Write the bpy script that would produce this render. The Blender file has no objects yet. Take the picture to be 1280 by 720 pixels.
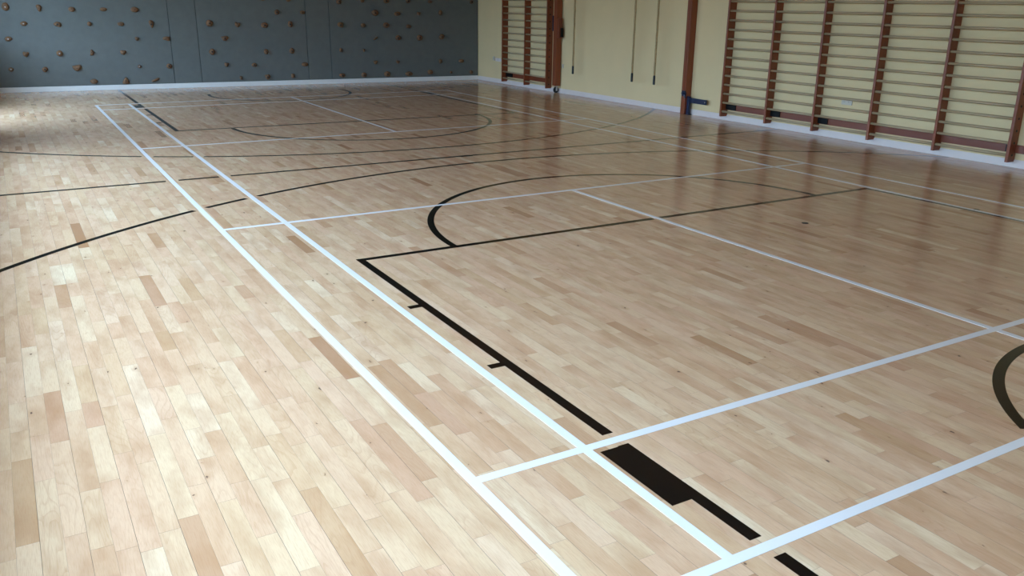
import bpy, bmesh, math, random
import numpy as np
from mathutils import Vector, Matrix, noise

random.seed(7)
rng = np.random.default_rng(7)
C = bpy.context.scene.collection
scene = bpy.context.scene

# ------------------------------------------------------------------ camera
F_PX, CAM = 1068.38, Vector((-1.18869, -1.54197, 1.58180))
YAW, PITCH, ROLL = 0.530402, 0.322128, 0.011634
cy_, sy_, cp_, sp_ = math.cos(YAW), math.sin(YAW), math.cos(PITCH), math.sin(PITCH)
fwd = Vector((sy_ * cp_, cy_ * cp_, -sp_))
r0 = Vector((cy_, -sy_, 0))
u0 = r0.cross(fwd)
right = r0 * math.cos(ROLL) + u0 * math.sin(ROLL)
up = u0 * math.cos(ROLL) - r0 * math.sin(ROLL)
cam = bpy.data.cameras.new('camera')
cam.sensor_width = 36.0
cam.lens = 36.0 * F_PX / 1280.0
cam.clip_start, cam.clip_end = 0.05, 200
cam_o = bpy.data.objects.new('camera', cam)
m = Matrix((right, up, -fwd)).transposed().to_4x4()
m.translation = CAM
cam_o.matrix_world = m
C.objects.link(cam_o)
scene.camera = cam_o

# ------------------------------------------------------------------ light and exposure
scene.view_settings.view_transform = 'Standard'
scene.view_settings.look = 'None'
scene.view_settings.gamma = 1.0
scene.view_settings.use_curve_mapping = False
scene.view_settings.exposure = 0.0
SKY = (0.435, 0.675, 1.0)
SKY_STRENGTH = 22.6
world = bpy.data.worlds.new('overcast_sky')
scene.world = world
world.use_nodes = True
bgn = world.node_tree.nodes['Background']
bgn.inputs[0].default_value = (*SKY, 1)
bgn.inputs[1].default_value = SKY_STRENGTH
# openings in the left wall: (y0, y1, z0, z1)
LEFT_X = -1.78
OPENINGS = [(-2.2, 1.28, 0.5, 2.6), (1.36, 4.84, 0.5, 2.6), (4.92, 9.1, 0.5, 2.6), (11.2, 13.3, 0.03, 2.6), (13.4, 15.2, 1.0, 2.6)]
for i, (y0, y1, z0, z1) in enumerate(OPENINGS):
    l = bpy.data.lights.new('window_daylight', 'AREA')
    l.shape = 'RECTANGLE'
    l.size, l.size_y = y1 - y0, z1 - z0
    l.cycles.is_portal = True
    o = bpy.data.objects.new('window_daylight', l)
    o.location = (LEFT_X - 0.33, (y0 + y1) / 2, (z0 + z1) / 2)
    o.rotation_euler = Matrix(((0, 0, -1), (-1, 0, 0), (0, 1, 0))).to_euler()
    C.objects.link(o)

# ------------------------------------------------------------------ helpers
def srgb(r, g, b):
    f = lambda c: c / 12.92 if c <= 0.04045 else ((c + 0.055) / 1.055) ** 2.4
    return tuple(f(c / 255) for c in (r, g, b)) + (1,)

def new_mat(name):
    mt = bpy.data.materials.new(name)
    mt.use_nodes = True
    nt = mt.node_tree
    return mt, nt, nt.nodes, nt.links, nt.nodes['Principled BSDF']

def plain(name, col, rough=0.5, metal=0.0, vary=0.08, scale=12.0, bump=0.0, stretch=(1, 1, 1), spec=0.5, detail=4):
    """base colour modulated by object-space noise, optional fine relief"""
    mt, nt, N, L, b = new_mat(name)
    tc = N.new('ShaderNodeNewGeometry')
    mp = N.new('ShaderNodeMapping'); mp.inputs['Scale'].default_value = stretch
    L.new(tc.outputs['Position'], mp.inputs['Vector'])
    nz = N.new('ShaderNodeTexNoise'); nz.inputs['Scale'].default_value = scale; nz.inputs['Detail'].default_value = detail
    L.new(mp.outputs[0], nz.inputs['Vector'])
    rp = N.new('ShaderNodeMapRange')
    rp.inputs[1].default_value = 0.25; rp.inputs[2].default_value = 0.75
    rp.inputs[3].default_value = 1 - vary; rp.inputs[4].default_value = 1 + vary
    L.new(nz.outputs[0], rp.inputs[0])
    mx = N.new('ShaderNodeVectorMath'); mx.operation = 'SCALE'
    mx.inputs[0].default_value = col[:3]
    L.new(rp.outputs[0], mx.inputs['Scale'])
    L.new(mx.outputs[0], b.inputs['Base Color'])
    b.inputs['Roughness'].default_value = rough
    b.inputs['Metallic'].default_value = metal
    b.inputs['Specular IOR Level'].default_value = spec
    if bump:
        bp = N.new('ShaderNodeBump'); bp.inputs['Strength'].default_value = bump; bp.inputs['Distance'].default_value = 0.004
        L.new(nz.outputs[0], bp.inputs['Height']); L.new(bp.outputs[0], b.inputs['Normal'])
    return mt

def beech(name, source):
    """lacquered beech strip; per-piece randoms come from the object's colour or the mesh's 'piece' attribute"""
    mt, nt, N, L, b = new_mat(name)
    if source == 'object':
        s = N.new('ShaderNodeObjectInfo'); out = s.outputs['Color']
    else:
        s = N.new('ShaderNodeAttribute'); s.attribute_name = 'piece'; out = s.outputs['Color']
    sep = N.new('ShaderNodeSeparateColor'); L.new(out, sep.inputs[0])
    geo = N.new('ShaderNodeNewGeometry')
    off = N.new('ShaderNodeVectorMath'); off.operation = 'SCALE'; off.inputs['Scale'].default_value = 37.0
    L.new(out, off.inputs[0])
    add = N.new('ShaderNodeVectorMath'); add.operation = 'ADD'
    L.new(geo.outputs['Position'], add.inputs[0]); L.new(off.outputs[0], add.inputs[1])
    def noise_tex(scale, stretch, detail=3, rough=0.5, dist=0.0):
        mp = N.new('ShaderNodeMapping'); mp.inputs['Scale'].default_value = stretch
        L.new(add.outputs[0], mp.inputs['Vector'])
        n = N.new('ShaderNodeTexNoise')
        n.inputs['Scale'].default_value = scale; n.inputs['Detail'].default_value = detail
        n.inputs['Roughness'].default_value = rough; n.inputs['Distortion'].default_value = dist
        L.new(mp.outputs[0], n.inputs['Vector'])
        return n.outputs[0]
    def math_(op, a, bb, clamp=False):
        n = N.new('ShaderNodeMath'); n.operation = op; n.use_clamp = clamp
        for i, v in enumerate((a, bb)):
            if isinstance(v, (int, float)): n.inputs[i].default_value = v
            else: L.new(v, n.inputs[i])
        return n.outputs[0]
    def maprange(v, a, bb, c, d):
        n = N.new('ShaderNodeMapRange')
        for i, x in enumerate((a, bb, c, d)): n.inputs[i + 1].default_value = x
        L.new(v, n.inputs[0]); return n.outputs[0]
    def mix(fac, a, bb, mode='MIX'):
        n = N.new('ShaderNodeMix'); n.data_type = 'RGBA'; n.blend_type = mode
        if isinstance(fac, (int, float)): n.inputs[0].default_value = fac
        else: L.new(fac, n.inputs[0])
        for k, v in ((6, a), (7, bb)):
            if isinstance(v, tuple): n.inputs[k].default_value = v
            else: L.new(v, n.inputs[k])
        return n.outputs[2]
    ramp = N.new('ShaderNodeValToRGB')
    e = ramp.color_ramp.elements
    e[0].position = 0.0; e[0].color = srgb(*WOOD[0])
    e[1].position = 1.0; e[1].color = srgb(*WOOD[4])
    for p, c in ((0.10, WOOD[1]), (0.35, WOOD[2]), (0.70, WOOD[3])):
        x = e.new(p); x.color = srgb(*c)
    L.new(sep.outputs[0], ramp.inputs[0])
    col = mix(maprange(sep.outputs[1], 0, 1, 0.0, 0.65), ramp.outputs[0], srgb(*WOOD_PINK))
    blotch = noise_tex(5.0, (2.2, 0.7, 1), 3)
    col = mix(maprange(blotch, 0.42, 0.75, 0.0, 0.5), col, srgb(*WOOD_DARK))
    # growth rings: contour bands of a stretched noise field
    field = noise_tex(2.6, (4.0, 0.55, 1), 1, 0.4, 0.3)
    rings = math_('FRACT', math_('MULTIPLY', field, 16.0), 0.0)
    rings = maprange(rings, 0.72, 1.0, 0.0, 1.0)
    col = mix(math_('MULTIPLY', rings, maprange(sep.outputs[2], 0.35, 1.0, 0.0, 0.26)), col, srgb(*WOOD_DARK))
    fine = noise_tex(60.0, (6.0, 0.35, 1), 2, 0.6)
    col = mix(maprange(fine, 0.45, 0.8, 0.0, 0.32), col, srgb(*WOOD_DARK))
    # rare small knots and dark flecks
    vo = N.new('ShaderNodeTexVoronoi'); vo.inputs['Scale'].default_value = 6.0; vo.voronoi_dimensions = '2D'
    mp = N.new('ShaderNodeMapping'); mp.inputs['Scale'].default_value = (1.3, 0.7, 0.01)
    L.new(add.outputs[0], mp.inputs['Vector'])
    wob = N.new('ShaderNodeVectorMath'); wob.operation = 'ADD'
    wn = N.new('ShaderNodeTexNoise'); wn.inputs['Scale'].default_value = 30.0
    L.new(geo.outputs['Position'], wn.inputs['Vector'])
    ws = N.new('ShaderNodeVectorMath'); ws.operation = 'SCALE'; ws.inputs['Scale'].default_value = 0.035
    L.new(wn.outputs['Color'], ws.inputs[0])
    L.new(mp.outputs[0], wob.inputs[0]); L.new(ws.outputs[0], wob.inputs[1])
    L.new(wob.outputs[0], vo.inputs['Vector'])
    vsep = N.new('ShaderNodeSeparateColor'); L.new(vo.outputs['Color'], vsep.inputs[0])
    has = math_('GREATER_THAN', vsep.outputs[0], 0.74)
    size = maprange(vsep.outputs[1], 0, 1, 0.008, 0.055)
    core = math_('SUBTRACT', 1.0, math_('DIVIDE', vo.outputs['Distance'], size), True)
    halo = math_('SUBTRACT', 1.0, math_('DIVIDE', vo.outputs['Distance'], math_('MULTIPLY', size, 4.5)), True)
    col = mix(math_('MULTIPLY', math_('MULTIPLY', halo, has), 0.3), col, srgb(*WOOD_DARK))
    col = mix(math_('MULTIPLY', math_('MULTIPLY', maprange(core, 0, 0.5, 0, 1), has), 0.85), col, srgb(92, 70, 58))
    L.new(col, b.inputs['Base Color'])
    b.inputs['Roughness'].default_value = 0.18
    b.inputs['Specular IOR Level'].default_value = 0.5
    bp = N.new('ShaderNodeBump'); bp.inputs['Strength'].default_value = 0.02; bp.inputs['Distance'].default_value = 0.001
    L.new(fine, bp.inputs['Height']); L.new(bp.outputs[0], b.inputs['Normal'])
    return mt

WOOD = [(166, 122, 87), (192, 153, 113), (206, 170, 130), (212, 179, 140), (224, 197, 160)]
WOOD_PINK = (207, 164, 130)
WOOD_DARK = (160, 112, 72)

M = {}
M['beech_single'] = beech('lacquered_beech_piece', 'object')
M['beech_field'] = beech('lacquered_beech_field', 'attribute')
M['subfloor'] = plain('dark_joint', srgb(104, 84, 66), 0.8)
M['white_paint'] = plain('white_line_paint', srgb(222, 216, 208), 0.2, vary=0.02, scale=6)
M['black_paint'] = plain('black_line_paint', srgb(14, 14, 12), 0.16, vary=0.1, scale=6, spec=0.3)
M['plaster'] = plain('cream_wall_paint', srgb(222, 198, 150), 0.75, vary=0.025, scale=3.0, bump=0.04, spec=0.3)
M['pale_wall'] = plain('pale_wall_paint', srgb(208, 176, 116), 0.8, vary=0.02)
M['ceiling_paint'] = plain('ceiling_boards', srgb(214, 148, 70), 0.9, vary=0.02)
M['climb_panel'] = plain('blue_grey_panel_paint', srgb(99, 102, 97), 0.62, vary=0.06, scale=9, bump=0.05, spec=0.35)
M['seam_backing'] = plain('dark_seam_backing', srgb(40, 46, 50), 0.8)  # dark colour of the wall behind the open panel joints
M['skirting_white'] = plain('white_skirting_gloss', srgb(222, 220, 214), 0.4, vary=0.03, scale=5)
M['skirting_grey'] = plain('pale_grey_skirting_gloss', srgb(222, 208, 200), 0.45, vary=0.03, scale=5)
M['red_wood'] = plain('red_brown_varnished_wood', srgb(132, 66, 34), 0.38, vary=0.16, scale=14, stretch=(1, 1, 0.08))
M['rail_wood'] = plain('red_brown_rail_wood', srgb(118, 54, 26), 0.4, vary=0.14, scale=14, stretch=(1, 0.08, 1))
M['rung_wood'] = plain('worn_pale_rung_wood', srgb(178, 156, 120), 0.32, vary=0.08, scale=16, stretch=(1, 0.1, 1))
M['black_metal'] = plain('black_powder_coated_steel', srgb(12, 11, 10), 0.5, vary=0.1, spec=0.2)
M['blue_metal'] = plain('dark_blue_painted_steel', srgb(24, 34, 60), 0.38, vary=0.1)
M['steel'] = plain('bright_steel', srgb(190, 190, 190), 0.3, metal=1.0, vary=0.05)
M['rubber'] = plain('black_rubber', srgb(26, 27, 30), 0.55, vary=0.1)
M['rope'] = plain('brown_hemp_rope', srgb(168, 142, 98), 0.85, vary=0.25, scale=60, stretch=(1, 1, 0.5))
M['leather'] = plain('black_rope_sleeve', srgb(20, 19, 18), 0.5, vary=0.1)
M['plastic_white'] = plain('white_socket_plastic', srgb(200, 188, 170), 0.4, vary=0.02)
M['socket_dark'] = plain('socket_pin_dark', srgb(60, 62, 66), 0.6)
M['hold'] = plain('brown_resin_hold', srgb(116, 84, 56), 0.75, vary=0.22, scale=26, bump=0.5, detail=6)
M['bolt_dark'] = plain('dark_bolt_recess', srgb(24, 20, 18), 0.6)
M['bolt_pale'] = plain('pale_zinc_bolt', srgb(170, 162, 155), 0.45, metal=0.3)
M['lawn'] = plain('mown_lawn', srgb(84, 100, 58), 0.95, vary=0.2, scale=3)
M['added_hedge_leaf'] = plain('added_hedge_leaf', srgb(62, 80, 44), 0.9, vary=0.35, scale=14)
M['frame_white'] = plain('white_window_frame', srgb(225, 225, 222), 0.45, vary=0.02)
mt, nt, N, L, b = new_mat('clear_window_glass')
tr = N.new('ShaderNodeBsdfTransparent'); gl = N.new('ShaderNodeBsdfGlossy'); gl.inputs['Roughness'].default_value = 0.02
fc = N.new('ShaderNodeLayerWeight'); pw = N.new('ShaderNodeMath'); pw.operation = 'POWER'; pw.inputs[1].default_value = 5.0
fr = N.new('ShaderNodeMath'); fr.operation = 'MULTIPLY_ADD'; fr.inputs[1].default_value = 0.85; fr.inputs[2].default_value = 0.05
L.new(fc.outputs['Facing'], pw.inputs[0]); L.new(pw.outputs[0], fr.inputs[0])
ms = N.new('ShaderNodeMixShader')
L.new(fr.outputs[0], ms.inputs[0]); L.new(tr.outputs[0], ms.inputs[1]); L.new(gl.outputs[0], ms.inputs[2])
L.new(ms.outputs[0], N['Material Output'].inputs[0])
M['glass'] = mt

def link(o, parent=None):
    C.objects.link(o)
    if parent is not None: o.parent = parent
    return o

def from_bm(name, bm, mat, parent=None, loc=None, smooth=False):
    me = bpy.data.meshes.new(name)
    bmesh.ops.recalc_face_normals(bm, faces=bm.faces)
    bm.to_mesh(me); bm.free()
    me.materials.append(mat)
    if smooth:
        for p in me.polygons: p.use_smooth = True
    o = bpy.data.objects.new(name, me)
    if loc is not None: o.location = loc
    return link(o, parent)

def box(bm, x0, x1, y0, y1, z0, z1, bevel=0.0):
    ret = bmesh.ops.create_cube(bm, size=1)
    vs = ret['verts']
    for v in vs:
        v.co = Vector(((x0 + x1) / 2 + v.co.x * (x1 - x0), (y0 + y1) / 2 + v.co.y * (y1 - y0), (z0 + z1) / 2 + v.co.z * (z1 - z0)))
    if bevel:
        es = {e for v in vs for e in v.link_edges}
        bmesh.ops.bevel(bm, geom=list(es), offset=bevel, segments=2, affect='EDGES', profile=0.6)
    return bm

def boxobj(name, b6, mat, parent=None, bevel=0.0, loc=None):
    return from_bm(name, box(bmesh.new(), *b6, bevel=bevel), mat, parent, loc)

def rod(bm, p, q, rx, rz=None, n=12, caps=True):
    """round or oval bar from p to q"""
    p, q = Vector(p), Vector(q)
    d = (q - p).normalized()
    a = Vector((0, 0, 1)) if abs(d.z) < 0.9 else Vector((1, 0, 0))
    s = d.cross(a).normalized(); t = s.cross(d)
    rz = rz or rx
    rings = []
    for c in (p, q):
        rings.append([bm.verts.new(c + s * rx * math.cos(2 * math.pi * i / n) + t * rz * math.sin(2 * math.pi * i / n)) for i in range(n)])
    for i in range(n):
        j = (i + 1) % n
        bm.faces.new((rings[0][i], rings[0][j], rings[1][j], rings[1][i]))
    if caps:
        bm.faces.new(rings[0][::-1]); bm.faces.new(rings[1])
    return bm

def empty(name, loc, label, cat, group=None, rotz=0.0):
    o = bpy.data.objects.new(name, None)
    o.empty_display_size = 0.1
    o.location = loc; o.rotation_euler = (0, 0, rotz)
    link(o)
    tag(o, label, cat, group)
    return o

def tag(o, label, cat, group=None):
    o['label'] = label; o['category'] = cat
    if group: o['group'] = group
    return o

def structure(o):
    o['kind'] = 'structure'
    return o

# ------------------------------------------------------------------ the room's lines on the floor plan
RX = lambda y: 7.905 - 0.0115 * y            # face of the right wall
BY = lambda x: 15.88 - 0.087 * x             # face of the far wall
CX = (7.905 - 0.0115 * 15.88) / (1 - 0.0115 * 0.087)
CORNER = Vector((CX, BY(CX), 0))
FRONT_Y, CEIL = -2.4, 4.9
R_ANG = math.atan(0.0115)                     # turn of the right wall about z
B_ANG = math.atan2(-0.087, 1)

# ------------------------------------------------------------------ floor: beech strips in boards of two
bm = box(bmesh.new(), LEFT_X - 0.02, 8.1, FRONT_Y - 0.02, 16.2, -0.10, -0.006)
floor = structure(from_bm('floor', bm, M['subfloor']))

BOARD = 0.129
pieces = []      # x0, x1, y0, y1
bx = LEFT_X - 0.035
ib = 0
while bx < 7.98:
    for s in range(2):
        x0 = bx + s * BOARD / 2 + (0.0004 if s == 0 else 0.00008)
        x1 = bx + (s + 1) * BOARD / 2 - (0.0004 if s == 1 else 0.00008)
        y = FRONT_Y - random.uniform(0, 0.5)
        yend = BY(x0) + 0.05
        while y < yend:
            ln = random.choice((0.26, 0.33, 0.40, 0.40, 0.47, 0.47, 0.55, 0.62, 0.72))
            ln *= random.uniform(0.9, 1.1)
            pieces.append((x0, x1, max(y, FRONT_Y), min(y + ln, yend)))
            y += ln
    bx += BOARD
    ib += 1
P = np.array([p for p in pieces if p[3] - p[2] > 0.03])
Rm = np.array([right, -up, fwd])
def project(pts):
    c = (pts - np.array(CAM)) @ Rm.T
    z = np.maximum(c[:, 2], 1e-3)
    return np.stack([640 + F_PX * c[:, 0] / z, 360 + F_PX * c[:, 1] / z, c[:, 2]], 1)
def quad_area(P):
    pr = [project(np.stack([P[:, a], P[:, b_], np.zeros(len(P))], 1)) for a, b_ in ((0, 2), (1, 2), (1, 3), (0, 3))]
    ok = np.all([q[:, 2] > 0.3 for q in pr], 0)
    X = np.clip(np.stack([q[:, 0] for q in pr], 1), 0, 1280); Y = np.clip(np.stack([q[:, 1] for q in pr], 1), 0, 720)
    A = 0.5 * np.abs(sum(X[:, i] * Y[:, (i + 1) % 4] - X[:, (i + 1) % 4] * Y[:, i] for i in range(4)))
    return np.where(ok, A, 0)
area = quad_area(P)
order = np.argsort(-area)
near = order[:300]
rest = order[300:]
rand = rng.random((len(P), 3))
rand[:, 0] = np.clip(rng.normal(0.56, 0.20, len(P)), 0, 1)
dark = rng.random(len(P)) < 0.06
rand[dark, 0] = rng.random(dark.sum()) * 0.12
BV = 0.00012
def piece_verts(x0, x1, y0, y1):
    return [(x0, y0, -0.012), (x1, y0, -0.012), (x1, y1, -0.012), (x0, y1, -0.012),
            (x0, y0, -BV * 0.6), (x1, y0, -BV * 0.6), (x1, y1, -BV * 0.6), (x0, y1, -BV * 0.6),
            (x0 + BV, y0 + BV, 0), (x1 - BV, y0 + BV, 0), (x1 - BV, y1 - BV, 0), (x0 + BV, y1 - BV, 0)]
PF = [(8, 9, 10, 11)] + [(a, (a + 1) % 4, 4 + (a + 1) % 4, 4 + a) for a in range(4)] + [(4 + a, 4 + (a + 1) % 4, 8 + (a + 1) % 4, 8 + a) for a in range(4)]
# the strips seen largest: one object each, sharing a mesh per length class
classes = {}
for i in near:
    x0, x1, y0, y1 = P[i]
    ln = round(y1 - y0, 2)
    if ln not in classes:
        me = bpy.data.meshes.new('plank')
        w = BOARD / 2 - 0.00048
        me.from_pydata(piece_verts(-w / 2, w / 2, -ln / 2 + 0.0002, ln / 2 - 0.0002), [], PF)
        me.materials.append(M['beech_single']); me.materials.append(M['subfloor'])
        me.polygons.foreach_set('material_index', [0] + [1] * 8)
        classes[ln] = me
    o = bpy.data.objects.new('plank', classes[ln])
    o.location = ((x0 + x1) / 2, (y0 + y1) / 2, 0)
    o.scale = (1, (y1 - y0) / ln, 1)
    o.color = (*rand[i], 1)
    link(o, floor)
V = np.concatenate([np.array(piece_verts(*P[i])) for i in rest])
F = (np.array(PF)[None] + 12 * np.arange(len(rest))[:, None, None]).reshape(-1, 4)
me = bpy.data.meshes.new('plank_field')
me.from_pydata(V.tolist(), [], F.tolist())
at = me.attributes.new('piece', 'FLOAT_COLOR', 'POINT')
cols = np.concatenate([np.repeat(rand[rest], 12, 0), np.ones((len(rest) * 12, 1))], 1)
at.data.foreach_set('color', cols.astype(np.float32).ravel())
me.materials.append(M['beech_field']); me.materials.append(M['subfloor'])
me.polygons.foreach_set('material_index', ([0] + [1] * 8) * len(rest))
fo = link(bpy.data.objects.new('plank_field', me), floor)
fo['kind'] = 'stuff'

# ------------------------------------------------------------------ painted court lines: thin films of paint, parts of the floor
ZB, ZW = 0.0005, 0.0009
def strip(bm, pts, w, z):
    """flat ribbon of width w along a polyline, with its thin edge"""
    n = len(pts)
    L_, R_ = [], []
    for i, p in enumerate(pts):
        a = Vector(pts[max(i - 1, 0)]); c = Vector(pts[min(i + 1, n - 1)])
        d = (c - a).normalized(); s = Vector((-d.y, d.x)) * w / 2
        p = Vector(p)
        L_.append(p + s); R_.append(p - s)
    loop = L_ + R_[::-1]
    top_l = [bm.verts.new((*q, z)) for q in L_]; top_r = [bm.verts.new((*q, z)) for q in R_]
    bot_l = [bm.verts.new((*q, -0.0003)) for q in L_]; bot_r = [bm.verts.new((*q, -0.0003)) for q in R_]
    for i in range(n - 1):
        bm.faces.new((top_r[i], top_r[i + 1], top_l[i + 1], top_l[i]))
        bm.faces.new((bot_r[i], bot_r[i + 1], top_r[i + 1], top_r[i]))
        bm.faces.new((top_l[i], top_l[i + 1], bot_l[i + 1], bot_l[i]))
    for i in (0, n - 1):
        bm.faces.new((bot_l[i], top_l[i], top_r[i], bot_r[i]))
LAYER = [0]
def line(name, segs, w, color, label):
    bm = bmesh.new()
    LAYER[0] += 1                                    # every coat lies a hair above the one before
    for s in segs: strip(bm, s, w, (ZW if color == 'white_paint' else ZB) + 0.000025 * (LAYER[0] % 14))
    o = from_bm(name, bm, M[color], floor)
    o['label'] = label
    return o
# white badminton court
XD0, XS0, XC, XS1, XD1 = 0.022, 0.492, 3.077, 5.594, 6.060
YB0, YL0, YS0, YS1, YL1, YB1 = -0.003, 0.772, 4.685, 8.712, 12.66, 13.343
W = 0.040
wl = lambda a, b_, lab: line('white_line', [[a, b_]], W, 'white_paint', lab)
wl((XD0, YB0 - W / 2), (XD0, YB1 + W / 2), 'white outer sideline, the line nearest the pale bare floor')
wl((XS0, YB0 - W / 2), (XS0, YB1 + W / 2), 'white inner sideline beside the black lane line')
wl((XC, YB0 - W / 2), (XC, YS0), 'white centre line of the near half court')
wl((XC, YS1), (XC, YB1 + W / 2), 'white centre line of the far half court')
wl((XS1, YB0 - W / 2), (XS1, YB1 + W / 2), 'white inner sideline on the wall bars side')
wl((XD1, YB0 - W / 2), (XD1, YB1 + W / 2), 'white outer sideline closest to the wall bars')
wl((XD0, YB0), (XD1, YB0), 'white back boundary line nearest the camera')
wl((XD0, YL0), (XD1, YL0), 'white long service line, second cross line from the camera')
wl((XD0, YS0), (XD1, YS0), 'white short service line of the near half court')
wl((XD0, YS1), (XD1, YS1), 'white short service line of the far half court')
wl((XD0, YL1), (XD1, YL1), 'white long service line of the far half court')
wl((XD0, YB1), (XD1, YB1), 'white back boundary line nearest the climbing wall')
# black basketball markings, broken where they meet the white sidelines
B = 0.050
GAPS = [XD0, XS0]
def cut(pts, gaps=GAPS, g=0.050, xmax=None):
    """split a polyline (fine steps) where it comes within g of a white sideline"""
    out, cur = [], []
    for p in pts:
        if any(abs(p[0] - x) < g for x in gaps) or (xmax and p[0] > xmax(p[1])) or p[0] < LEFT_X + 0.02:
            if len(cur) > 1: out.append(cur)
            cur = []
        else: cur.append(p)
    if len(cur) > 1: out.append(cur)
    return out
def arc_pts(cx, cy, r, a0, a1, n):
    return [(cx + r * math.cos(math.radians(a0 + (a1 - a0) * i / n)), cy + r * math.sin(math.radians(a0 + (a1 - a0) * i / n))) for i in range(n + 1)]
xm = lambda y: RX(y) - 0.03
line('black_line', cut([(LEFT_X + i * 0.01, 6.702 - 0.004 * 0) for i in range(3, 970)], xmax=xm), B, 'black_paint', 'black halfway line across the middle of the hall')
line('black_line', [[(3.04, 6.66), (3.04, 6.74)]], 0.14, 'black_paint', 'short black mark at the middle of the halfway line')
line('black_arc', cut(arc_pts(3.19, 0.055, 6.235, 175, 5, 2400), xmax=xm), B, 'black_paint', 'large black arc of the near half court')
line('black_arc', cut(arc_pts(3.15, 13.72, 6.39, 185, 355, 2400), xmax=xm), B, 'black_paint', 'large black arc of the far half court')
# near lane
XL, XR = 0.637, 5.53
FT = 3.50
line('black_line', [[(XL - B / 2, FT), (XC - 0.045, FT)], [(XC + 0.03, FT), (XR + B / 2, FT)]], B, 'black_paint', 'black free throw line of the near half court')
bm_segs = [[(XL, FT - B / 2), (XL, 0.825)], [(XL, 0.728), (XL, 0.045)], [(XL, -0.052), (XL, FRONT_Y + 0.05)]]
line('black_line', bm_segs, B, 'black_paint', 'black lane line beside the inner white sideline, near half')
line('black_block', [[(0.570, 0.724), (0.570, 0.314)]], 0.084, 'black_paint', 'wide black block on the near lane line')
for y in (2.520, 1.608):
    line('black_tick', [[(0.542, y), (XL - B / 2, y)]], B * 0.9, 'black_paint', 'short black tick on the near lane line, the %s one' % ('far' if y > 2 else 'near'))
line('black_line', [[(XR, FT - B / 2), (5.60, 0.82)], [(5.605, 0.724), (5.61, FRONT_Y + 0.05)]], B, 'black_paint', 'black lane line beside the right hand white sideline, near half')
line('black_tick', [[(5.575, 2.50), (5.655, 2.50)]], B, 'black_paint', 'short black tick on the right hand near lane line')
line('black_arc', [arc_pts(3.09, FT, 1.775, 180, 0, 96)], B, 'black_paint', 'black half circle above the near free throw line')
line('black_arc', [arc_pts(3.09, -0.63, 1.185, 145, 35, 60)], B, 'black_paint', 'small black arc at the right edge, near the camera')
# far lane
line('black_line', [[(0.61, 9.965), (5.51, 9.79)]], B, 'black_paint', 'black free throw line of the far half court')
line('black_line', [[(0.632, 9.94), (0.625, 12.56)], [(0.625, 12.74), (0.625, 13.26)], [(0.625, 13.42), (0.625, BY(0.6) - 0.04)]], B, 'black_paint', 'black lane line beside the inner white sideline, far half')
line('black_block', [[(0.562, 12.74), (0.562, 13.10)]], 0.084, 'black_paint', 'wide black block on the far lane line')
for y in (10.87, 11.77):
    line('black_tick', [[(0.53, y), (0.60, y)]], B, 'black_paint', 'short black tick on the far lane line, the %s one' % ('near' if y < 11 else 'far'))
line('black_line', [[(5.485, 9.80), (5.49, 12.60)], [(5.49, 12.74), (5.49, 13.26)], [(5.49, 13.42), (5.49, BY(5.49) - 0.04)]], B, 'black_paint', 'black lane line beside the right hand white sideline, far half')
line('black_block', [[(5.545, 12.74), (5.545, 13.10)]], 0.06, 'black_paint', 'wide black block on the right hand far lane line')
line('black_arc', [arc_pts(3.08, 9.90, 1.775, 180, 360, 96)], B, 'black_paint', 'black half circle below the far free throw line')
line('black_arc', [arc_pts(3.10, 14.02, 1.22, 165, 375, 72)], B, 'black_paint', 'small black arc in front of the climbing wall')
# dark floor plug
bm = bmesh.new()
rod(bm, (0, 0, -0.001), (0, 0, 0.0015), 0.026, n=20)
pl = from_bm('floor_plug', bm, M['black_metal'], floor, (3.985, 2.84, 0))
pl['label'] = 'small dark round plug set in the floor'

# ------------------------------------------------------------------ walls, ceiling
T = 0.2
bm = bmesh.new()
def wall_prism(a, b_, nrm, z0, z1, t):
    """wall slab with face a-b and thickness t away along nrm"""
    bm = bmesh.new()
    a, b_, nrm = Vector(a), Vector(b_), Vector(nrm).normalized()
    lo = [bm.verts.new((*q, z0)) for q in (a, b_, b_ + nrm * t, a + nrm * t)]
    hi = [bm.verts.new((*q, z1)) for q in (a, b_, b_ + nrm * t, a + nrm * t)]
    bm.faces.new(lo[::-1]); bm.faces.new(hi)
    for i in range(4):
        j = (i + 1) % 4
        bm.faces.new((lo[i], lo[j], hi[j], hi[i]))
    return bm
nR = (1, 0.0115); nB = (0.087, 1)
structure(from_bm('wall_right', wall_prism((RX(FRONT_Y), FRONT_Y), (RX(16.0), 16.0), nR, 0.0, CEIL, T), M['plaster']))
wb = structure(from_bm('wall_back', wall_prism((LEFT_X, BY(LEFT_X) + 0.02), (CX, BY(CX) + 0.02), nB, 0.0, CEIL, T), M['seam_backing']))
structure(from_bm('wall_front', wall_prism((LEFT_X - T, FRONT_Y), (8.1, FRONT_Y), (0, -1), 0.0, CEIL, T), M['pale_wall']))
structure(boxobj('ceiling', (LEFT_X - 0.4, 8.2, FRONT_Y - 0.3, 16.4, CEIL, CEIL + 0.15), M['ceiling_paint']))
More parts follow.
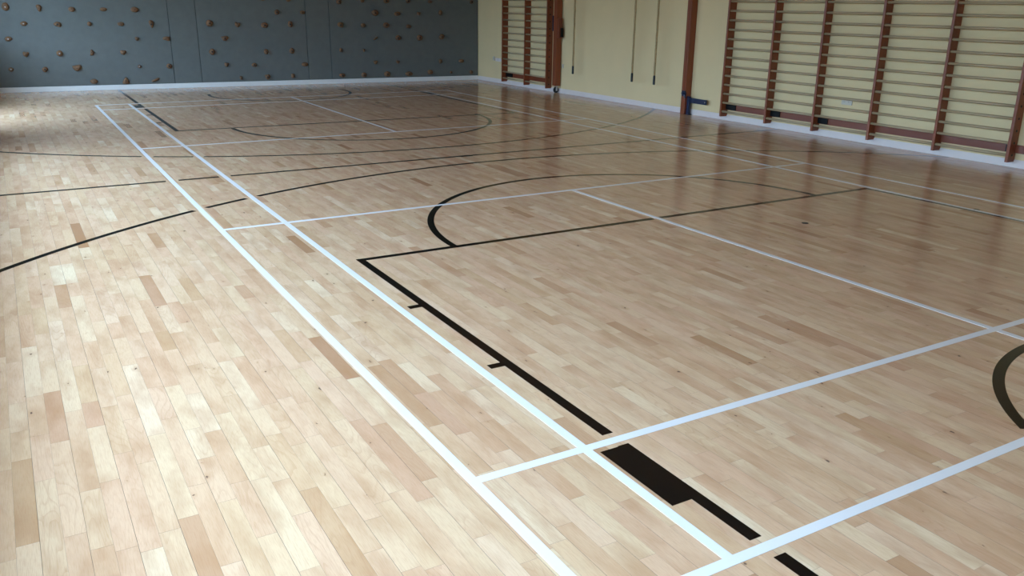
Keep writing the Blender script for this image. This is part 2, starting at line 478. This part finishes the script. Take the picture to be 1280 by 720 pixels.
# left wall with its openings
bm = bmesh.new()
wx0, wx1 = LEFT_X - 0.3, LEFT_X
ys = [FRONT_Y] + [v for o_ in OPENINGS for v in o_[:2]] + [16.1]
for i in range(0, len(ys), 2):
    box(bm, wx0, wx1, ys[i], ys[i + 1], 0, CEIL)
for y0, y1, z0, z1 in OPENINGS:
    if z0 > 0.05: box(bm, wx0, wx1, y0, y1, 0, z0)
    box(bm, wx0, wx1, y0, y1, z1, CEIL)
structure(from_bm('wall_left', bm, M['pale_wall']))
for k, (y0, y1, z0, z1) in enumerate(OPENINGS):
    nm = 'window_%d' % (k + 1 if k < 3 else k) if z0 > 0.05 else 'door_1'
    bm = bmesh.new()
    fx0, fx1, fw = LEFT_X - 0.2, LEFT_X - 0.14, 0.06
    g = 0.002
    box(bm, fx0, fx1, y0 + g, y0 + fw, z0 + g, z1 - g); box(bm, fx0, fx1, y1 - fw, y1 - g, z0 + g, z1 - g)
    box(bm, fx0, fx1, y0 + fw, y1 - fw, z0 + g, z0 + fw); box(bm, fx0, fx1, y0 + fw, y1 - fw, z1 - fw, z1 - g)
    nm_ = 3 if k < 3 else 2
    cells = []
    wy = (y1 - y0 - fw * 2) / nm_
    for j in range(nm_):
        if j: box(bm, fx0, fx1, y0 + fw + wy * j - 0.025, y0 + fw + wy * j + 0.025, z0 + fw, z1 - fw)
        cells.append((y0 + fw + wy * j + 0.026, y0 + fw + wy * (j + 1) - 0.026))
    wo = structure(from_bm(nm, bm, M['frame_white']))
    for c0, c1 in cells:
        boxobj('pane', (fx0 + 0.026, fx0 + 0.034, c0, c1, z0 + fw + 0.001, z1 - fw - 0.001), M['glass'], wo)
    if z0 > 0.05:
        boxobj('sill', (LEFT_X - 0.14, LEFT_X + 0.05, y0 + 0.003, y1 - 0.003, z0 + 0.001, z0 + 0.03), M['frame_white'], wo)
# outside, unseen: lawn, and a hedge added to block low sky light
bm = box(bmesh.new(), -40, LEFT_X - 0.4, -30, 45, -0.25, -0.12)
structure(from_bm('ground', bm, M['lawn']))
bm = bmesh.new()
hv = {}
for i in range(121):
    for j, (hx, hz) in enumerate(((-8.4, -0.11), (-8.2, 1.0), (-8.3, 1.9), (-8.8, 2.2), (-9.6, 2.2), (-10.1, 1.9), (-10.1, -0.11))):
        q = Vector((hx, -20 + i * 0.45, hz))
        d_ = noise.noise(q * 0.9) * 0.35 if hz > 0 else 0
        hv[i, j] = bm.verts.new(q + Vector((d_, 0, d_ * 0.7)))
for i in range(120):
    for j in range(6): bm.faces.new((hv[i, j], hv[i, j + 1], hv[i + 1, j + 1], hv[i + 1, j]))
structure(from_bm('added_shade_hedge', bm, M['added_hedge_leaf']))
# blue climbing panels on the far wall, separated by open joints
seams = [LEFT_X + 0.01, 1.61, 2.09, 4.10, 4.56, CX - 0.012]
SK = 0.085
for i in range(5):
    x0, x1 = seams[i] + (0.004 if i else 0), seams[i + 1] - (0.004 if i < 4 else 0)
    bm = wall_prism((x0, BY(x0)), (x1, BY(x1)), nB, SK + 0.002, CEIL - 0.002, 0.019)
    bmesh.ops.bevel(bm, geom=bm.edges[:], offset=0.002, segments=1, affect='EDGES')
    from_bm('wall_panel', bm, M['climb_panel'], wb)
bm = wall_prism((LEFT_X + 0.002, BY(LEFT_X) - 0.016), (CX - 0.012, BY(CX) - 0.016), nB, 0.0008, SK, 0.034)
bmesh.ops.bevel(bm, geom=[e for e in bm.edges if e.verts[0].co.z > 0.05 and e.verts[1].co.z > 0.05], offset=0.006, segments=2, affect='EDGES')
structure(from_bm('baseboard_back', bm, M['skirting_white']))
bm = wall_prism((RX(FRONT_Y) - 0.016, FRONT_Y + 0.002), (RX(15.1) - 0.016, BY(CX) - 0.02), nR, 0.0008, 0.082, 0.0155)
bmesh.ops.bevel(bm, geom=[e for e in bm.edges if e.verts[0].co.z > 0.05 and e.verts[1].co.z > 0.05], offset=0.006, segments=2, affect='EDGES')
structure(from_bm('baseboard_right', bm, M['skirting_grey']))

# ------------------------------------------------------------------ wall bars
RUNG0, RSTEP, NR = 0.132, 0.1252, 22
U_TOP, U_BOT, U_D, U_T = 2.92, 0.060, 0.130, 0.032
def bevel_box(b6, bev):
    return box(bmesh.new(), *b6, bevel=bev)
def wall_bars(ys, label, plates, ends, rail_over):
    """ys: centre lines of the uprights, far to near; local frame follows the right wall"""
    yc = (ys[0] + ys[-1]) / 2
    t = empty('wall_bars', (RX(yc), yc, 0), label, 'wall bars', rotz=R_ANG)
    yl = [y - yc for y in ys]
    G = 0.004
    fx = -U_D - G
    up_me = None
    ups = []
    for y in yl:
        if up_me is None:
            o = from_bm('upright', bevel_box((fx, -G, -U_T / 2, U_T / 2, U_BOT, U_TOP), 0.004), M['red_wood'], t)
            up_me = o.data
        else:
            o = link(bpy.data.objects.new('upright', up_me), t)
        o.location = (0, y, 0)
        ups.append(o)
    meshes = {}
    for a, c in zip(yl[:-1], yl[1:]):
        ln = abs(a - c) - U_T - 0.001
        key = round(ln, 3)
        if key not in meshes:
            bm = bmesh.new()
            rod(bm, (0, -ln / 2, 0), (0, ln / 2, 0), 0.019, 0.0150, n=14)
            meshes[key] = bm_me = bpy.data.meshes.new('rung')
            bm.to_mesh(bm_me); bm.free(); bm_me.materials.append(M['rung_wood'])
            for p in bm_me.polygons: p.use_smooth = len(p.vertices) == 4
        for k in range(NR):
            r = link(bpy.data.objects.new('rung', meshes[key]), t)
            r.location = (fx + 0.030, (a + c) / 2, RUNG0 + RSTEP * k)
    # rails fixed to the wall behind the rungs
    for z0, z1 in ((0.152, 0.236), (2.72, 2.80)):
        for a, c in zip(yl[:-1], yl[1:]):
            boxobj('rail', (-0.034, -G, c + U_T / 2 + 0.0005, a - U_T / 2 - 0.0005, z0, z1), M['rail_wood'], t, 0.003)
        if rail_over[0]:
            boxobj('rail', (-0.034, -G, yl[0] + U_T / 2 + 0.0005, yl[0] + U_T / 2 + rail_over[0], z0, z1), M['rail_wood'], t, 0.003)
        if rail_over[1]:
            boxobj('rail', (-0.034, -G, yl[-1] - U_T / 2 - rail_over[1], yl[-1] - U_T / 2 - 0.0005, z0, z1), M['rail_wood'], t, 0.003)
    for bay, side, wd in plates:
        if side == 'far': y1 = yl[bay] - U_T / 2 - 0.001; y0 = y1 - wd
        else: y0 = yl[bay + 1] + U_T / 2 + 0.001; y1 = y0 + wd
        bm = bevel_box((-0.048, -0.0345, y0, y1, 0.158, 0.230), 0.002)
        for q in (0.25, 0.75):
            for zz in (0.176, 0.212):
                rod(bm, (-0.053, y0 + (y1 - y0) * q, zz), (-0.047, y0 + (y1 - y0) * q, zz), 0.007, n=8)
        p = from_bm('hinge_plate', bm, M['black_metal'], t)
        p['label'] = 'black steel hinge plate'
    if ends:
        bm = bmesh.new(); rod(bm, (0, 0, 0), (0, -0.004, 0), 0.012, n=10)
        cap_me = bpy.data.meshes.new('rung_cap'); bm.to_mesh(cap_me); bm.free(); cap_me.materials.append(M['bolt_dark'])
        for k in range(NR):
            cpo = link(bpy.data.objects.new('rung_cap', cap_me), ups[-1])
            cpo.location = (fx + 0.062, -U_T / 2, RUNG0 + RSTEP * k)
    return t
wall_bars([7.726, 6.882, 6.079, 5.240, 4.374, 3.530], 'long red-brown wall bars with five bays of pale rungs on the cream wall',
          [(0, 'far', 0.19), (1, 'far', 0.165), (2, 'far', 0.15), (3, 'near', 0.04), (4, 'near', 0.06)], True, (0.10, 0.9))
wall_bars([13.975, 13.118, 12.345], 'narrow red-brown wall bars with two bays near the blue climbing wall',
          [(0, 'far', 0.25)], True, (0, 0))

# ------------------------------------------------------------------ posts of the folded climbing frame
x_w = RX(12.05)
t = empty('frame_post', (x_w - 0.075, 12.07, 0), 'red-brown frame post standing on a castor beside the narrow wall bars', 'post')
bm = bevel_box((-0.055, 0.055, -0.055, 0.055, 0.132, 3.6), 0.006)
from_bm('post', bm, M['red_wood'], t)
bm = bevel_box((-0.063, -0.0555, -0.016, 0.016, 0.3, 3.55), 0.003)
from_bm('cover_strip', bm, M['red_wood'], t)
bm = bevel_box((-0.03, 0.03, -0.03, 0.03, 0.118, 0.1315), 0.002)
box(bm, -0.018, 0.018, -0.026, -0.021, 0.04, 0.12); box(bm, -0.018, 0.018, 0.021, 0.026, 0.04, 0.12)
fk = from_bm('castor_fork', bm, M['steel'], t)
bm = bmesh.new(); rod(bm, (0, -0.019, 0.056), (0, 0.019, 0.056), 0.055, n=28)
bmesh.ops.bevel(bm, geom=[e for e in bm.edges if len(e.link_faces) == 2 and any(len(f.verts) > 4 for f in e.link_faces)], offset=0.008, segments=2, affect='EDGES')
wh = from_bm('castor_wheel', bm, M['rubber'], t)
bm = bmesh.new(); rod(bm, (0, -0.0275, 0.056), (0, 0.0275, 0.056), 0.017, n=14)
from_bm('hub', bm, M['steel'], wh)
bm = bevel_box((-0.050, 0.02, -0.125, -0.056, 0.98, 1.33), 0.004)
p = from_bm('hinge_block', bm, M['rail_wood'], t)
bm = bevel_box((-0.020, 0.03, -0.150, -0.1255, 1.0, 1.16), 0.003)
from_bm('latch', bm, M['black_metal'], p)
bm = bevel_box((-0.068, -0.0, 0.056, 0.074, 1.10, 1.37), 0.003)
p = from_bm('clamp_bar', bm, M['blue_metal'], t); p['label'] = 'dark blue steel clamp'

x_w = RX(8.55)
t = empty('frame_post', (x_w - 0.064, 8.545, 0), 'red-brown frame post with dark blue foot bracket between ropes and long wall bars', 'post')
from_bm('post', bevel_box((-0.054, 0.062, -0.045, 0.045, 0.001, 3.6), 0.006), M['red_wood'], t)
from_bm('cover_strip', bevel_box((-0.061, -0.0545, -0.013, 0.013, 0.28, 3.55), 0.003), M['red_wood'], t)
bm = bevel_box((-0.035, 0.035, -0.120, -0.046, 0.0012, 0.012), 0.002)
box(bm, -0.020, 0.016, -0.100, -0.050, 0.012, 0.27, bevel=0.003)
from_bm('foot_bracket', bm, M['blue_metal'], t)
bm = bmesh.new(); rod(bm, (-0.085, -0.03, 0.315), (-0.056, -0.03, 0.315), 0.046, n=6)
rod(bm, (-0.100, -0.03, 0.315), (-0.084, -0.03, 0.315), 0.018, n=12)
rod(bm, (-0.075, -0.045, 0.30), (-0.075, -0.075, 0.25), 0.014, n=8)
from_bm('locking_knob', bm, M['blue_metal'], t)
bm = bevel_box((-0.004, 0.014, -0.455, -0.101, 0.178, 0.252), 0.003)
arm = from_bm('hinge_arm', bm, M['blue_metal'], t)
bm = bmesh.new(); rod(bm, (-0.010, -0.43, 0.214), (-0.003, -0.43, 0.214), 0.010, n=10)
from_bm('bolt', bm, M['bolt_pale'], arm)

# ------------------------------------------------------------------ climbing ropes on a ceiling track
t = empty('rope_track', (7.60, 10.3, CEIL - 0.001), 'steel rope track fixed under the ceiling above the hanging ropes', 'track')
from_bm('track', bevel_box((-0.03, 0.03, -1.6, 1.6, -0.06, 0), 0.004), M['steel'], t)
ROPES = [(11.40, 'hanging climbing rope next to the castor post'),
         (9.705, 'middle hanging climbing rope, one of the two hanging close together'),
         (9.145, 'hanging climbing rope closest to the post with blue foot bracket')]
rope_proto = None
def make_rope():
    t = empty('climbing_rope', (7.60, 0, 0.392), '', 'rope', 'climbing ropes hanging on the cream wall')
    bm = bmesh.new()
    n, seg = 10, 60
    prev = None
    z0, z1 = 0.138, CEIL - 0.392 - 0.065
    for k in range(seg + 1):
        z = z0 + (z1 - z0) * k / seg
        ring = []
        ox = 0.004 * math.sin(z * 1.7); oy = 0.005 * math.sin(z * 1.1 + 0.6)
        for i in range(n):
            a = 2 * math.pi * i / n
            r = 0.0155 + 0.0020 * math.cos(3 * (a + z * 20))
            ring.append(bm.verts.new((ox + r * math.cos(a), oy + r * math.sin(a), z)))
        if prev:
            for i in range(n):
                j = (i + 1) % n
                bm.faces.new((prev[i], prev[j], ring[j], ring[i]))
        prev = ring
    from_bm('rope', bm, M['rope'], t, smooth=True)
    bm = bmesh.new(); prof = [(0.0, 0.012), (0.004, 0.018), (0.02, 0.019), (0.12, 0.019), (0.14, 0.016)]
    rings = [[bm.verts.new((r * math.cos(2 * math.pi * i / 12), r * math.sin(2 * math.pi * i / 12), z)) for i in range(12)] for z, r in prof]
    for a, c in zip(rings[:-1], rings[1:]):
        for i in range(12): bm.faces.new((a[i], a[(i + 1) % 12], c[(i + 1) % 12], c[i]))
    bm.faces.new(rings[0][::-1]); bm.faces.new(rings[-1])
    p = from_bm('end_sleeve', bm, M['leather'], t); p['label'] = 'black rope end sleeve'
    return t
for y, lab in ROPES:
    if rope_proto is None:
        r = rope_proto = make_rope()
    else:
        r = rope_proto.copy(); C.objects.link(r)
        for ch in rope_proto.children:
            c = ch.copy(); C.objects.link(c); c.parent = r
    r.location.y = y
    r['label'] = lab

# ------------------------------------------------------------------ sockets
def socket(name, y, z, w, h, label, cat, double, mat='plastic_white'):
    t = empty(name, (RX(y), y, z), label, cat, rotz=R_ANG)
    from_bm('plate', bevel_box((-0.014, -0.001, -w / 2, w / 2, -h / 2, h / 2), 0.003), M[mat], t)
    for s in ((-1, 1) if double else (0,)):
        bm = bmesh.new()
        for dy, dz in ((0, 0.014), (-0.011, -0.008), (0.011, -0.008)):
            box(bm, -0.0152, -0.0138, s * w / 4 + dy - 0.003, s * w / 4 + dy + 0.003, dz - 0.004, dz + 0.004)
        from_bm('pin_holes', bm, M['socket_dark'], t)
    if double:
        for s in (-1, 1): boxobj('switch', (-0.0175, -0.0142, s * 0.014 - 0.005, s * 0.014 + 0.005, 0.008, 0.022), M[mat], t, 0.0008)
    return t
socket('power_socket', 5.685, 0.468, 0.155, 0.086, 'white double power socket behind the third bay of long wall bars', 'socket', True)
socket('power_socket', 14.52, 0.478, 0.075, 0.080, 'small white single socket next to the narrow wall bars', 'socket', False)
socket('junction_box', 14.33, 0.462, 0.24, 0.066, 'pale grey junction box beside the small white socket', 'box', False, 'skirting_grey')
socket('junction_box', 11.96, 0.49, 0.04, 0.07, 'tiny white box on the wall behind the castor post', 'box', False)

# ------------------------------------------------------------------ climbing holds: px centre, px size, outline, bolt
HOLDS = []
def crop(x0, rows):
    for (a, c, w, h, shape, bolt, row) in rows: HOLDS.append((x0 + a / 6, c / 6, w / 6, h / 6, shape, bolt, row))
crop(0, [(40, 52, 58, 65, 'egg', 'p', 5), (290, 62, 50, 60, 'tear', '', 5), (537, 70, 52, 40, 'oval', '', 5),
         (177, 177, 64, 42, 'diamond', 'p', 4), (430, 183, 64, 46, 'wedge', 'd', 4), (670, 179, 36, 36, 'round', '', 4),
         (62, 292, 70, 40, 'diamond', 'p', 3),
         (192, 407, 54, 48, 'heart', '', 2), (447, 400, 50, 50, 'round', 'p', 2), (687, 393, 44, 52, 'drop', '', 2),
         (84, 520, 44, 34, 'oval', 'p', 1), (337, 520, 54, 46, 'diamond', 'd', 1), (578, 510, 86, 52, 'bowl', '', 1),
         (705, 610, 62, 38, 'oval', '', 0)])
crop(110, [(115, 70, 58, 30, 'oval', '', 5), (348, 72, 64, 45, 'oval', '', 5),
           (245, 180, 54, 32, 'oval', '', 4), (474, 182, 44, 64, 'tear', 'd', 4),
           (366, 291, 34, 36, 'heart', '', 3), (587, 290, 62, 40, 'wedge', '', 3),
           (263, 394, 52, 44, 'heart', '', 2),
           (386, 498, 28, 26, 'round', 'p', 1), (608, 495, 44, 40, 'round', 'd', 1),
           (283, 602, 60, 62, 'triangle', '', 0), (505, 598, 70, 34, 'slant', '', 0)])
crop(240, [(635, 92, 40, 42, 'egg', 'd', 5),
           (130, 175, 58, 54, 'round', 'd', 4), (340, 185, 50, 46, 'heart', '', 4), (543, 188, 56, 44, 'oval', 'd', 4), (735, 183, 38, 52, 'egg', 'd', 4),
           (245, 288, 64, 44, 'bowl', 'd', 3),
           (150, 388, 48, 50, 'round', 'd', 2), (555, 388, 36, 44, 'egg', '', 2), (748, 383, 38, 48, 'egg', 'd', 2),
           (258, 485, 38, 42, 'heart', '', 1), (466, 487, 40, 34, 'oval', 'd', 1),
           (368, 585, 28, 36, 'heart', '', 0), (566, 576, 50, 42, 'bowl', 'd', 0), (757, 570, 30, 38, 'egg', '', 0),
           (722, -2, 60, 36, 'bowl', '', 6), (530, -8, 40, 30, 'oval', '', 6)])
crop(360, [(107, 93, 40, 30, 'oval', '', 5), (125, 482, 52, 34, 'oval', '', 1),
           (380, 12, 42, 48, 'egg', 'd', 6), (557, 5, 32, 30, 'round', '', 6), (735, 8, 44, 38, 'round', 'd', 6),
           (652, 98, 56, 50, 'egg', 'd', 5),
           (390, 187, 50, 48, 'wedge', 'd', 4), (562, 190, 40, 36, 'round', '', 4), (735, 188, 48, 44, 'round', 'd', 4),
           (655, 287, 38, 28, 'slant', '', 3),
           (396, 378, 26, 32, 'egg', '', 2), (568, 377, 24, 30, 'heart', '', 2),
           (655, 468, 36, 32, 'bowl', '', 1),
           (405, 565, 50, 34, 'oval', 'd', 0), (570, 562, 42, 40, 'round', 'd', 0), (743, 555, 52, 44, 'round', 'd', 0)])
crop(480, [(178, 8, 36, 34, 'round', 'd', 6), (343, 13, 36, 26, 'oval', '', 6), (655, 15, 28, 30, 'round', 'd', 6),
           (98, 103, 52, 34, 'oval', 'd', 5), (258, 103, 32, 34, 'heart', '', 5), (422, 97, 28, 42, 'egg', '', 5),
           (183, 198, 42, 30, 'oval', '', 4),
           (104, 284, 48, 44, 'diamond', 'd', 3), (265, 283, 46, 46, 'round', 'd', 3), (430, 276, 48, 46, 'diamond', 'd', 3),
           (103, 465, 30, 30, 'heart', '', 1), (422, 460, 24, 34, 'egg', '', 1), (578, 457, 42, 30, 'oval', '', 1),
           (187, 553, 58, 36, 'oval', 'd', 0), (345, 543, 42, 38, 'egg', '', 0), (502, 542, 20, 20, 'round', '', 0), (653, 540, 28, 30, 'round', '', 0)])
def unproject_back(x, y):
    d = right * ((x - 640) / F_PX) - up * ((y - 360) / F_PX) + fwd
    n = Vector((0.087, 1, 0))
    t_ = (15.88 - CAM.dot(n)) / d.dot(n)
    return CAM + d * t_
def outline(shape, th):
    c, s = math.cos(th), math.sin(th)
    def poly(pts):
        best = 9
        for (ax, ay), (bx_, by_) in zip(pts, pts[1:] + pts[:1]):
            ex, ey = bx_ - ax, by_ - ay
            den = c * ey - s * ex
            if abs(den) < 1e-9: continue
            t1 = (ax * ey - ay * ex) / den; u1 = (ax * s - ay * c) / den
            if t1 > 0 and -1e-6 <= u1 <= 1 + 1e-6: best = min(best, t1)
        return best
    if shape == 'round': return 0.5
    if shape == 'oval': return 0.5
    if shape == 'egg': return 0.5 * (1 + 0.08 * s)
    if shape == 'tear': return 0.75 * poly([(-.5, .35), (-.2, .5), (.3, .5), (.5, .1), (.15, -.5), (-.1, -.35)]) + 0.11
    if shape == 'heart': return 0.75 * poly([(-.5, .3), (-.2, .5), (.1, .3), (.5, .5), (.45, 0), (.05, -.5), (-.35, -.2)]) + 0.1
    if shape == 'diamond': return 0.8 * poly([(-.5, .05), (-.1, .5), (.35, .42), (.5, 0), (.1, -.5), (-.3, -.4)]) + 0.08
    if shape == 'wedge': return 0.8 * poly([(-.5, .15), (-.1, .5), (.45, .4), (.5, -.5), (.1, -.42), (-.4, -.2)]) + 0.08
    if shape == 'drop': return 0.8 * poly([(-.3, -.4), (-.1, .5), (.15, .45), (.5, 0), (.2, -.45), (-.4, -.5)]) + 0.08
    if shape == 'bowl': return 0.85 * poly([(-.5, .35), (.35, .5), (.5, .1), (.1, -.5), (-.2, -.45)]) + 0.06
    if shape == 'triangle': return 0.9 * poly([(.08, .5), (.5, -.4), (.3, -.5), (-.5, -.5), (-.45, -.2)]) + 0.04
    if shape == 'slant': return 0.95 * poly([(-.5, -.25), (.3, .5), (.5, .4), (.45, .1), (-.2, -.5), (-.45, -.5)]) + 0.03
    return 0.5
SHAPE_WORD = {'round': 'round', 'oval': 'oval', 'egg': 'egg-shaped', 'tear': 'downward pointed', 'heart': 'blunt heart-shaped', 'diamond': 'angular',
              'wedge': 'wedge-shaped', 'drop': 'upright drop-shaped', 'bowl': 'bowl-shaped', 'triangle': 'triangular', 'slant': 'slanted'}
ORD = ['first', 'second', 'third', 'fourth', 'fifth', 'sixth', 'seventh', 'eighth', 'ninth', 'tenth']
ROWN = ['lowest row', 'second row up', 'third row up', 'fourth row up', 'fifth row up', 'sixth row up', 'topmost visible row']
info = []
for hx, hy, hw, hh, shape, bolt, row in HOLDS:
    p = unproject_back(hx, hy)
    sec = 'left' if p.x < 1.85 else ('middle' if p.x < 4.33 else 'right')
    info.append((row, sec, p.x))
for k, (hx, hy, hw, hh, shape, bolt, row) in enumerate(HOLDS):
    p = unproject_back(hx, hy)
    pl_, pr_ = unproject_back(hx - hw / 2, hy), unproject_back(hx + hw / 2, hy)
    w = (pr_ - pl_).length * 0.94
    h = (unproject_back(hx, hy - hh / 2) - unproject_back(hx, hy + hh / 2)).length * 0.94
    depth = 0.30 * min(w, h) + 0.014
    row_, sec, _ = info[k]
    same = sorted(i[2] for i in info if i[0] == row_ and i[1] == sec)
    rank = same.index(info[k][2])
    if len(same) == 1: place = 'the only one'
    else: place = ORD[rank] + ' from left'
    lab = '%s brown climbing hold, %s in the %s, %s section' % (SHAPE_WORD[shape], place, ROWN[row_], sec)
    lr = random.Random(k * 13 + 5)
    nseg = 20
    prof = [(1.0, 0.0), (0.99, 0.25), (0.90, 0.58), (0.70, 0.85), (0.42, 0.98), (0.2, 1.0)]
    bm = bmesh.new()
    rings = []
    sd = lr.uniform(0, 50)
    for f, dz in prof:
        ring = []
        for i in range(nseg):
            th = 2 * math.pi * i / nseg
            r = outline(shape, th) * f
            nv = noise.noise(Vector((math.cos(th) * 1.6 + sd, math.sin(th) * 1.6, dz * 1.5)))
            r *= 1 + 0.12 * nv
            nz_ = noise.noise(Vector((r * math.cos(th) * 5 + sd, r * math.sin(th) * 5, 3.0)))
            y_ = -(dz * depth * (1 + 0.3 * nz_)) if dz > 0 else 0.0
            ring.append(bm.verts.new((r * math.cos(th) * w, y_ - 0.0006, r * math.sin(th) * h)))
        rings.append(ring)
    for a, c in zip(rings[:-1], rings[1:]):
        for i in range(nseg): bm.faces.new((a[i], a[(i + 1) % nseg], c[(i + 1) % nseg], c[i]))
    bm.faces.new(rings[-1]); bm.faces.new(rings[0][::-1])
    o = from_bm('climbing_hold', bm, M['hold'], None, p, smooth=True)
    o.rotation_euler = (0, 0, B_ANG)
    tag(o, lab, 'climbing hold', 'climbing holds bolted to the blue wall')
    br = {'p': 0.011, 'd': 0.016, '': 0.007}[bolt]
    bm = bmesh.new(); yb = -depth * 1.0
    rod(bm, (0, yb + 0.01, 0), (0, yb - 0.009, 0), br, n=10)
    from_bm('bolt', bm, M['bolt_pale' if bolt == 'p' else 'bolt_dark'], o)
